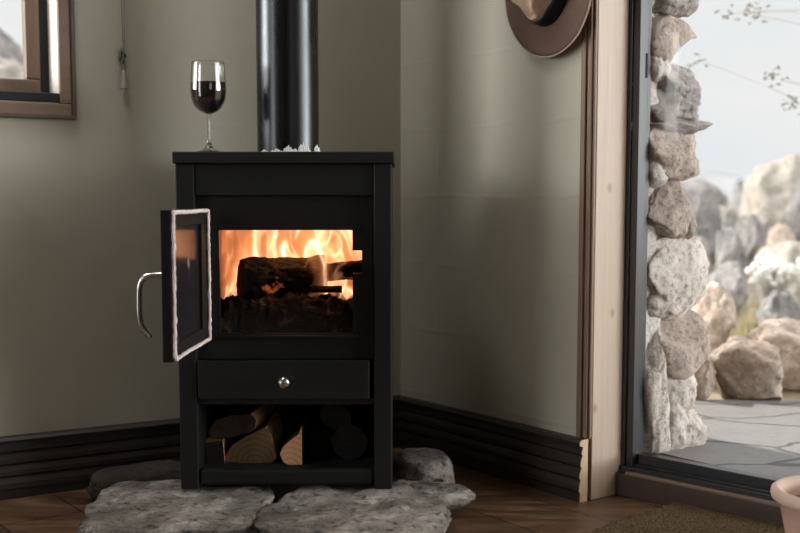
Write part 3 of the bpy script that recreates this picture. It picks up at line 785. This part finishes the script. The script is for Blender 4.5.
hstone('broad pale hearth stone under the right front of the stove', -.098, 2.415, 0, .200, .205, .0465, -12, 8, M['hearth'], power=3.2, amp=.13, taper=wavy(.55, 7))
hstone('flat pointed slab jutting out right of the stove', .060, 2.625, .012, .118, .078, .033, -26, 15, M['hearth'], power=2.0, amp=.12, taper=wavy(.5, 11))
hstone('rounded hearth stone by the right rear of the stove', .062, 2.83, 0, .074, .112, .056, 8, 22, M['hearth'], power=2.6, amp=.10, taper=flat(.75))
hstone('dark flat hearth stone left of the stove by the baseboard', -.65, 2.745, .0, .125, .065, .044, 28, 27, M['hearth_shaded'], power=3.2, amp=.10)

# ------------------------------------------------------------------ door mat
mt = empty('door_mat', 'brown coir door mat in front of the glass door', 'mat', (.687, 2.664, 0), RD)
bm = bm_new(); nx, ny = 70, 46; g = []
MW, MD = .33, .52
for j in range(ny + 1):
    row = []
    for i in range(nx + 1):
        x = MW * i / nx; y = -MD * j / ny; e = min(i, nx - i, j, ny - j)
        row.append(bm.verts.new((x, y, (.016 if e > 0 else .011) + .0016 * noise.noise((x * 70, y * 70, 0)))))
    g.append(row)
for j in range(ny):
    for i in range(nx): bm.faces.new((g[j][i], g[j + 1][i], g[j + 1][i + 1], g[j][i + 1]))
rim = [g[0][i] for i in range(nx + 1)] + [g[j][nx] for j in range(1, ny + 1)] + [g[ny][i] for i in range(nx - 1, -1, -1)] + [g[j][0] for j in range(ny - 1, 0, -1)]
low = [bm.verts.new((v.co.x, v.co.y, .0005)) for v in rim]
for i in range(len(rim)): bm.faces.new((rim[i], rim[(i + 1) % len(rim)], low[(i + 1) % len(rim)], low[i]))
bm.faces.new(low)
bmesh.ops.recalc_face_normals(bm, faces=bm.faces[:])
obj('backing', bm, M['coir'], mt, True)
bm = bm_new(); rnd = random.Random(5)
for _ in range(9000):
    x = rnd.uniform(.0, MW); y = -rnd.uniform(0, MD * .8); a = rnd.uniform(0, 2 * PI); l = rnd.uniform(.004, .009); t = rnd.uniform(0, .006)
    dx, dy = math.cos(a) * .0006, math.sin(a) * .0006
    v1 = bm.verts.new((x - dx, y - dy, .0145)); v2 = bm.verts.new((x + dx, y + dy, .0145)); v3 = bm.verts.new((x + dy * 10 * t * 100, y - dx * 10 * t * 100, .0145 + l))
    bm.faces.new((v1, v2, v3))
tag(obj('pile', bm, M['coir'], mt), None, None, None, 'stuff')

# ------------------------------------------------------------------ clay pot
pot = empty('clay_pot', 'clay flower pot with a pale rim at the right edge', 'flower pot', (.885, 2.21, 0))
obj('body', lathe(bm_new(), [(0, 0), (.078, 0), (.084, .006), (.110, .135), (.100, .135), (.078, .012), (0, .012)], 64), M['terracotta'], pot, True)
obj('rim', lathe(bm_new(), [(.109, .131), (.117, .133), (.1245, .139), (.127, .148), (.125, .157), (.119, .162), (.111, .160), (.104, .152), (.102, .131)], 64, close=True), M['clay_rim'], pot, True)['label'] = 'pale rounded rim of the pot'
obj('soil', lathe(bm_new(), [(0, .128), (.05, .129), (.101, .126), (.098, .10), (0, .10)], 48), M['soil'], pot, True)

# ------------------------------------------------------------------ outdoors
# stone reveal of the outer wall: mortar core with set stones
ow = empty('wall_outside', 'rough fieldstone end of the thick outer wall beside the glass door', 'stone wall', C, RR, kind='structure')
bm = bm_new(); ny_, nz_ = 10, 110; G_ = []
def core_edge(z): return .262 + .035 * noise.noise((0, z * 5, 2)) + .02 * noise.noise((0, z * 14, 6))
for k in range(nz_ + 1):
    z = .05 + 2.2 * k / nz_; e1 = core_edge(z); ring_ = []
    for (t_, o_) in [(.72, .12), (.775, .12)] + [(.788, .12 + (e1 - .12) * (i + 1) / 8) for i in range(7)] + [(.75, e1), (.72, e1)]:
        nn = .014 * noise.noise((o_ * 22, z * 22, 3)) + .007 * noise.noise((o_ * 60, z * 60, 8)) if t_ > .72 else 0
        ring_.append(bm.verts.new((t_ + nn, o_, z)))
    G_.append(ring_)
L_ = len(G_[0])
for a, b_ in zip(G_, G_[1:]):
    for i in range(L_): bm.faces.new((a[i], a[(i + 1) % L_], b_[(i + 1) % L_], b_[i]))
obj('cladding', B(.0, .715, .245, .345, .0, 2.3), M['mortar'], ow)
bm.faces.new(G_[0][::-1]); bm.faces.new(G_[-1]); bmesh.ops.recalc_face_normals(bm, faces=bm.faces[:])
mo = obj('mortar', bm, M['mortar'], ow, True)
def wstone(o0, o1, z0, z1, seed, mat, t=.768, th=.055, amp=.15, power=2.6, freq=1.7, shape=None, facets=7, tilt=0):
    o0 = max(o0, .172); sx = th; sy = (o1 - o0) / 2; sz = (z1 - z0) / 2
    b_ = stone_bm(sx, sy, sz, seed, power, amp, freq, 5, taper=shape, facets=facets)
    s = obj('stone', b_, M[mat], ow, True); s.location = (t, (o0 + o1) / 2, (z0 + z1) / 2); s.rotation_euler = (R(tilt), 0, 0); return s
def beak(p):
    k = min(1, max(0, (p.y + .45) / 1.4)); top = 1 - .1 * k - .53 * k ** 3; bot = -1 + 2.2 * k - .85 * k * k
    return Vector((p.x * (1 - .5 * k), p.y, bot + (p.z + 1) / 2 * (top - bot)))
wstone(.140, .352, 1.205, 1.310, 1, 'stone_grey', power=2.8)
wstone(.135, .372, 1.060, 1.210, 2, 'stone_brown', shape=beak, amp=.06, facets=0, power=3.2)
wstone(.130, .25, 1.035, 1.135, 22, 'mortar', t=.762, facets=0, amp=.1)
wstone(.195, .392, .990, 1.092, 3, 'stone_grey', power=3, tilt=-12)
wstone(.140, .382, .935, 1.045, 4, 'stone_grey', power=3.2, amp=.2)
wstone(.140, .432, .912, .962, 5, 'stone_grey', power=2.2, amp=.2, t=.776)
wstone(.140, .385, .792, .944, 6, 'stone_brown', t=.778, power=2.8, amp=.13)
wstone(.130, .25, .775, .850, 23, 'mortar', t=.764, facets=0, amp=.1)
wstone(.140, .345, .640, .800, 7, 'stone_brown', t=.778, power=2.6, amp=.13)
wstone(.270, .368, .640, .720, 24, 'stone_brown', t=.766, power=2.6, amp=.13)
wstone(.130, .415, .445, .648, 8, 'stone_beige', t=.768, power=2.8, amp=.2)
wstone(.225, .424, .270, .462, 9, 'stone_pink', t=.785, power=2.5, amp=.08, tilt=14)
wstone(.135, .280, .060, .455, 10, 'stone_beige', t=.772, power=3.0, amp=.12, facets=3)
wstone(.250, .410, .180, .310, 11, 'stone_beige', t=.768, power=3)
wstone(.240, .408, .075, .225, 12, 'stone_beige', t=.777, power=3.2, amp=.18)
wstone(.14, .40, 1.31, 1.44, 13, 'stone_brown'); wstone(.14, .37, 1.44, 1.60, 14, 'stone_grey'); wstone(.14, .41, 1.60, 1.75, 15, 'stone_beige')
wstone(.14, .38, 1.75, 1.9, 16, 'stone_grey'); wstone(.14, .41, 1.9, 2.1, 17, 'stone_brown')

# patio, ground, hills
pp = [W(.6, .22, 0), W(.6, .42, 0), Vector((.55, 3.56, 0)), Vector((3.4, 3.50, 0)), Vector((4.6, .6, 0)), W(3.3, .22, 0)]
pa = poly('patio', pp, .1, M['patio'], .12, 'pale slate flagstone patio outside the glass door', 'patio')
def ground_z(x, y):
    d_ = max(0, y - 4.2); z = .06 + .018 * d_
    return z + .04 * noise.noise((x * .8, y * .8, 3)) * min(1, max(0, (y - 3.4)) )
bm = bm_new(); nx, ny = 100, 90; g = []
for j in range(ny + 1):
    row = []
    y = -6 + 36 * (j / ny)
    for i in range(nx + 1):
        x = -16 + 36 * (i / nx); row.append(bm.verts.new((x, y, ground_z(x, y) if y > 3.4 else .05)))
    g.append(row)
def inside_house(v): return (v.co - C).dot(Vector((.801, .598, 0))) < .05 and (v.co - C).dot(Vector((-.507, .862, 0))) < .05
for j in range(ny):
    for i in range(nx):
        q = (g[j][i], g[j][i + 1], g[j + 1][i + 1], g[j + 1][i])
        if any(inside_house(v) for v in q): continue
        bm.faces.new(q)
for v in [v for v in bm.verts if not v.link_faces]: bm.verts.remove(v)
tag(obj('ground', bm, M['earth'], smooth=True), 'dry sloping ground beyond the patio', 'ground', kind='structure')
def ridge(name, x0, x1, y, base, fn, seed, label, depth=7):
    bm = bm_new(); nx, nz = 80, 16; g = []
    for j in range(nz + 1):
        row = []
        for i in range(nx + 1):
            x = x0 + (x1 - x0) * i / nx; h = fn(i / nx); f = j / nz
            z = base + (h - base) * f + .10 * (h - base) * noise.noise((x * .5, f * 4, seed)); yy = y + depth * f ** 1.2 + .8 * noise.noise((x * .4, f * 3, seed + 4))
            row.append(bm.verts.new((x, yy, z)))
        g.append(row)
    for j in range(nz):
        for i in range(nx): bm.faces.new((g[j][i], g[j][i + 1], g[j + 1][i + 1], g[j + 1][i]))
    return tag(obj(name, bm, M['hill'], smooth=True), label, 'hill', kind='structure')
ridge('hill', 2, 18, 20, .3, lambda f: 1.55 + .35 * math.sin(f * 9 + 1) + .3 * math.sin(f * 23) * f, 3, 'pale hazy hill far beyond the patio')

BG = 'boulders beyond the patio'
def boulder(label, d, x0, x1, ztop, z0, seed, mat, depth=None, rot=0, **kw):
    sx = (x1 - x0) / 2; sz = (ztop - z0) * .56; sy = depth or sx * .8
    b_ = stone_bm(sx, sy, sz, seed, kw.pop('power', 2.6), kw.pop('amp', .15), kw.pop('freq', 1.7), kw.pop('sub', 5), floor=-sz * .8, facets=kw.pop('facets', 11), taper=kw.pop('taper', None))
    zs = [v.co.z for v in b_.verts]; lo, hi = min(zs), max(zs); k = (ztop - z0) / (hi - lo)
    for v in b_.verts: v.co.z = (v.co.z - lo) * k
    xs = [v.co.x for v in b_.verts]; kx = (x1 - x0) / (max(xs) - min(xs)); cx = (max(xs) + min(xs)) / 2
    for v in b_.verts: v.co.x = (v.co.x - cx) * kx
    o = obj('boulder', b_, M[mat], None, True, loc=((x0 + x1) / 2, d + sy * .7, z0)); o.rotation_euler = (0, 0, R(rot))
    return tag(o, label, 'boulder', BG)
def PXd(px, d): return (px - 400) / 1111 * d
def Zd(py, d): return .75 - (py - 198) / 1111 * d
def bld(label, d, px0, px1, py, seed, mat, z0=None, **kw):
    z = ground_z(PXd(px0, d), d) - .03 if z0 is None else z0
    return boulder(label, d, PXd(px0, d), PXd(px1, d), Zd(py, d), z, seed, mat, **kw)
bld('brown boulder at the far edge of the patio with pale patches', 3.56, 720, 803, 343, 101, 'rock_brown', .07, depth=.16)
bld('wide brown boulder directly behind the patio-edge boulder', 3.9, 738, 890, 322, 102, 'rock_brown', .06, depth=.22)
bld('small dark brown boulder tucked beside the stone wall', 3.55, 684, 721, 348, 103, 'rock_brown', .07, depth=.1)
def lean(p): k = max(0, p.x + .15); return Vector((p.x + .22 * p.z, p.y, max(p.z, -1 + 1.25 * min(1, k * 1.1))))
bld('overhanging pale-topped boulder above the small dark one', 4.05, 672, 742, 283, 104, 'rock_brown', .06, depth=.17, taper=lean, facets=6)
bld('large white boulder among the grass right of the view', 6.4, 764, 850, 242, 106, 'rock_pale', depth=.4)
bld('grey boulder with a pale top behind the overhanging one', 5.6, 712, 764, 262, 107, 'rock_grey', depth=.25)
bld('dark bluish boulder halfway up the slope', 8.2, 738, 772, 214, 109, 'rock_grey', depth=.25)
bld('grey rounded boulder left of the dark bluish one', 9.0, 690, 734, 188, 110, 'rock_grey', depth=.4)
bld('tall pale outcrop at the right of the slope', 10.0, 762, 850, 152, 111, 'rock_pale', depth=.6, facets=8)
bld('purplish block leaning on the tall outcrop', 9.2, 790, 840, 178, 112, 'rock_grey', depth=.3)
bld('distant dark rock on the skyline', 12.5, 735, 768, 178, 113, 'rock_grey', depth=.5)
bld('low pale rock in front of the skyline rock', 11.0, 700, 748, 206, 114, 'rock_pale', depth=.5)
bld('long grey rock on the slope near the stone wall', 13.5, 650, 740, 178, 115, 'rock_grey', depth=.6)
bld('small rock half buried in the dry grass', 7.2, 722, 752, 226, 116, 'rock_grey', depth=.15)
bld('small pale rock left of the long gap of dry grass', 6.8, 692, 716, 236, 131, 'rock_pale', depth=.12)
bld('low reddish rock in front of the tall outcrop', 7.8, 772, 800, 222, 132, 'rock_brown', depth=.16)
bld('flat grey rock lying in the grass behind the wide brown boulder', 5.0, 768, 812, 292, 133, 'rock_grey', depth=.14)
bld('little dark rock beside the dark bluish boulder', 8.6, 722, 740, 212, 134, 'rock_grey', depth=.14)
bld('little pale rock below the tall outcrop', 8.8, 755, 776, 206, 135, 'rock_pale', depth=.14)
# rocks seen through the left window
for k, (label, x0, x1, dd, zt, sd, mt_) in enumerate((('huge grey rock face seen through the small window', -4.2, -2.45, 8.0, 2.35, 121, 'rock_grey'), ('pale lower boulder seen through the small window', -3.1, -2.1, 6.6, 1.62, 122, 'rock_pale'))):
    boulder(label, dd, x0, x1, zt, .05, sd, mt_, depth=.7, facets=7)

# dry grass
bm = bm_new(); rnd = random.Random(12)
for _ in range(900):
    d_ = rnd.uniform(4.2, 9.5); px = rnd.uniform(655, 830); cx = PXd(px, d_); cy = d_
    cz = ground_z(cx, cy) - .03; hh = rnd.uniform(.05, .17) * (1.2 if d_ < 6 else 1)
    for _b in range(9):
        x = cx + rnd.gauss(0, .025); y = cy + rnd.gauss(0, .025); a = rnd.uniform(0, 2 * PI); l = rnd.uniform(.01, .06); hb = hh * rnd.uniform(.6, 1.2); wd = .0022
        p0 = Vector((x, y, cz)); p1 = p0 + Vector((math.cos(a) * l * .3, math.sin(a) * l * .3, hb * .6)); p2 = p0 + Vector((math.cos(a) * l, math.sin(a) * l, hb))
        s_ = Vector((-math.sin(a), math.cos(a), 0)) * wd
        v = [bm.verts.new(p0 - s_), bm.verts.new(p0 + s_), bm.verts.new(p1 + s_ * .8), bm.verts.new(p1 - s_ * .8), bm.verts.new(p2)]
        bm.faces.new((v[0], v[1], v[2], v[3])); bm.faces.new((v[3], v[2], v[4]))
tag(obj('dry_grass', bm, M['grass']), 'tufts of dry tan grass between the boulders', 'grass', kind='stuff')
# white flowering shrub
sb = empty('flowering_shrub', 'low shrub dotted with white blossom in front of the white boulder', 'shrub', (2.02, 6.0, ground_z(2.02, 6.0)))
bm = bm_new(); bl = bm_new(); rnd = random.Random(3)
for _ in range(46):
    a = rnd.uniform(0, 2 * PI); rr = rnd.uniform(.02, .16); zt = rnd.uniform(.2, .34)
    e = Vector((math.cos(a) * rr, math.sin(a) * rr, zt)); tube(bm, smooth_path([(0, 0, 0), e * .5 + Vector((0, 0, .03)), e], 3), .003, 5)
    bmesh.ops.create_icosphere(bl, subdivisions=1, radius=rnd.uniform(.014, .024), matrix=Matrix.Translation(e))
obj('stems', bm, M['leaf'], sb); obj('blossom', bl, M['blossom'], sb, True)
# slender tree reaching over the patio from the right
tr = empty('slender_tree', 'thin bare tree with sparse leaf tufts against the pale sky', 'tree', (2.15, 4.5, ground_z(2.15, 4.5)))
bm = bm_new(); lf = bm_new()
trunk = smooth_path([(0, 0, -.02), (.02, .02, .6), (-.03, 0, 1.2), (-.08, 0, 1.7), (-.1, 0, 2.1)]); tube(bm, trunk, [.022 * (1 - .7 * i / len(trunk)) for i in range(len(trunk))], 8)
ends = [((-.05, 0, 1.1), (738, 22)), ((-.06, 0, 1.25), (752, 14)), ((0, 0, .85), (765, 82)), ((.0, 0, .75), (789, 103)), ((0, 0, .7), (694, 60)), ((-.03, 0, 1.3), (715, 20))]
for k, (s0, (px, py)) in enumerate(ends):
    e = Vector((PXd(px, 4.5) - 2.15, rnd.uniform(-.1, .1), Zd(py, 4.5) - tr.location.z)); s0 = Vector(s0)
    mid = (s0 + e) / 2 + Vector((0, 0, .07)); tube(bm, smooth_path([s0, mid, e], 6), .0022, 5)
    for _ in range(16 if k in (0, 2, 3) else 8):
        c = e + Vector((rnd.gauss(0, .024), rnd.gauss(0, .024), rnd.gauss(0, .020))); a = rnd.uniform(0, 2 * PI); t_ = rnd.uniform(-.6, .6)
        dv = Vector((math.cos(a), math.sin(a) * .5, t_)).normalized(); l = rnd.uniform(.018, .034); sv = dv.cross(Vector((.2, 1, .3))).normalized() * .006; up = dv.cross(sv).normalized() * .002
        v = [lf.verts.new(c), lf.verts.new(c + dv * l * .5 + sv + up), lf.verts.new(c + dv * l), lf.verts.new(c + dv * l * .5 - sv + up)]; lf.faces.new(v)
        lf.faces.new([lf.verts.new(x_.co - up * .6) for x_ in v[::-1]])
obj('branches', bm, M['twig'], tr, True); obj('leaves', lf, M['leaf'], tr)

# ------------------------------------------------------------------ light
SUN = Vector((-.50, .60, .65)).normalized()
wd = bpy.data.worlds.new('sky'); scene.world = wd; wd.use_nodes = True
nt = wd.node_tree; nt.nodes.clear(); b = NB(nt)
tc = b.n('ShaderNodeTexCoord')
def lobe(d, power, gain):     # bright lobes added to unseen parts of the sky to light the room
    dp = b.n('ShaderNodeVectorMath', operation='DOT_PRODUCT'); b.l(tc.outputs['Generated'], dp.inputs[0]); dp.inputs[1].default_value = Vector(d).normalized()
    return b.math('MULTIPLY', b.math('POWER', b.math('MAXIMUM', dp.outputs['Value'], 0.0), power), gain)
glow = b.math('ADD', lobe((-.965, -.23, .10), 22.0, 26.0), b.math('ADD', lobe((.90, -.42, .34), 36.0, 4.0), lobe((.98, -.16, .035), 40.0, 20.0)))
bgn = b.n('ShaderNodeBackground')
cl = b.noise(b.coord((1, 1, 3), kind='Generated'), 2.2, 5, .55)
c = b.mix(b.ramp(cl, [(.4, 0), (.65, 1)]), (.86, .90, .92), (.95, .95, .94))
b.l(c, bgn.inputs['Color'])
SKY = .65
b.l(b.math('ADD', glow, SKY), bgn.inputs['Strength'])
wo = b.n('ShaderNodeOutputWorld'); b.l(bgn.outputs[0], wo.inputs['Surface'])
sl = bpy.data.lights.new('sun', 'SUN'); sl.energy = 3.6; sl.angle = R(1.5); sl.color = (1, .95, .88)
so = bpy.data.objects.new('sun', sl); col.objects.link(so); so.rotation_euler = (-SUN).to_track_quat('-Z', 'Y').to_euler()

def area(name, loc, direction, sx, sy, energy, color=(1, 1, 1), portal=False):
    l = bpy.data.lights.new(name, 'AREA'); l.shape = 'RECTANGLE'; l.size = sx; l.size_y = sy; l.energy = energy; l.color = color
    if portal: l.cycles.is_portal = True
    o = bpy.data.objects.new(name, l); col.objects.link(o); o.location = loc; o.rotation_euler = Vector(direction).to_track_quat('-Z', 'Y').to_euler(); return o
nR = Vector((math.sin(RR), -math.cos(RR), 0)); nL = Vector((math.sin(RL), -math.cos(RL), 0))
area('door_daylight', W((DOOR0 + DOOR1) / 2, .38, (DOORH + .1) / 2), nR, DOOR1 - DOOR0, DOORH - .1, 1, portal=True)
area('window_daylight', WL((WX0 + WX1) / 2, .30, (WZ0 + WZ1) / 2), nL, WX1 - WX0, WZ1 - WZ0, 1, portal=True)
# fill lamps added in two unseen openings behind the viewpoint
pb = PB + Matrix.Rotation(RL + PI, 3, 'Z') @ Vector(((BX0 + BX1) / 2, .25, (BZ0 + BZ1) / 2))
area('back_fill_lamp', pb, -nL, BX1 - BX0, BZ1 - BZ0, 1, (.95, .98, 1))
pf = P3 + Matrix.Rotation(RR + PI, 3, 'Z') @ Vector(((FX0 + FX1) / 2, .25, (FZ0 + FZ1) / 2))
area('front_fill_lamp', pf, -nR, FX1 - FX0, FZ1 - FZ0, 9, (.95, .98, 1))
area('ceiling_fill_lamp', (-.84, 2.34, HC - .02), (.14, .05, -1), .7, .4, 12, (.98, .98, 1))  # fill lamp added below the closed ceiling to brighten the walls
fp = bpy.data.lights.new('fire_glow', 'POINT'); fp.energy = .7; fp.color = (1, .45, .18); fp.shadow_soft_size = .05
fo_ = bpy.data.objects.new('fire_glow', fp); col.objects.link(fo_); fo_.location = (-.26, 2.70, .655)

# ------------------------------------------------------------------ camera
cam = bpy.data.cameras.new('camera'); co = bpy.data.objects.new('camera', cam); col.objects.link(co)
F = 1111.0; pitch = math.atan(99 / F)
cam.sensor_width = 36; cam.lens = 36 * F / 800; cam.shift_y = 30.5 / 800
co.location = (0, 0, .75); co.rotation_euler = (PI / 2 - pitch, 0, 0)
cam.dof.use_dof = True; cam.dof.focus_distance = 2.56; cam.dof.aperture_fstop = 2.8
cam.clip_start = .02; cam.clip_end = 200
scene.camera = co
vs = scene.view_settings; vs.view_transform = 'Standard'; vs.look = 'None'; vs.gamma = 1; vs.exposure = .5; vs.use_curve_mapping = False
scene.cycles.use_denoising = True
scene.cycles.max_bounces = 10; scene.cycles.diffuse_bounces = 5; scene.cycles.transparent_max_bounces = 12
scene.cycles.volume_step_rate = .15; scene.cycles.volume_max_steps = 128
scene.cycles.sample_clamp_indirect = 6
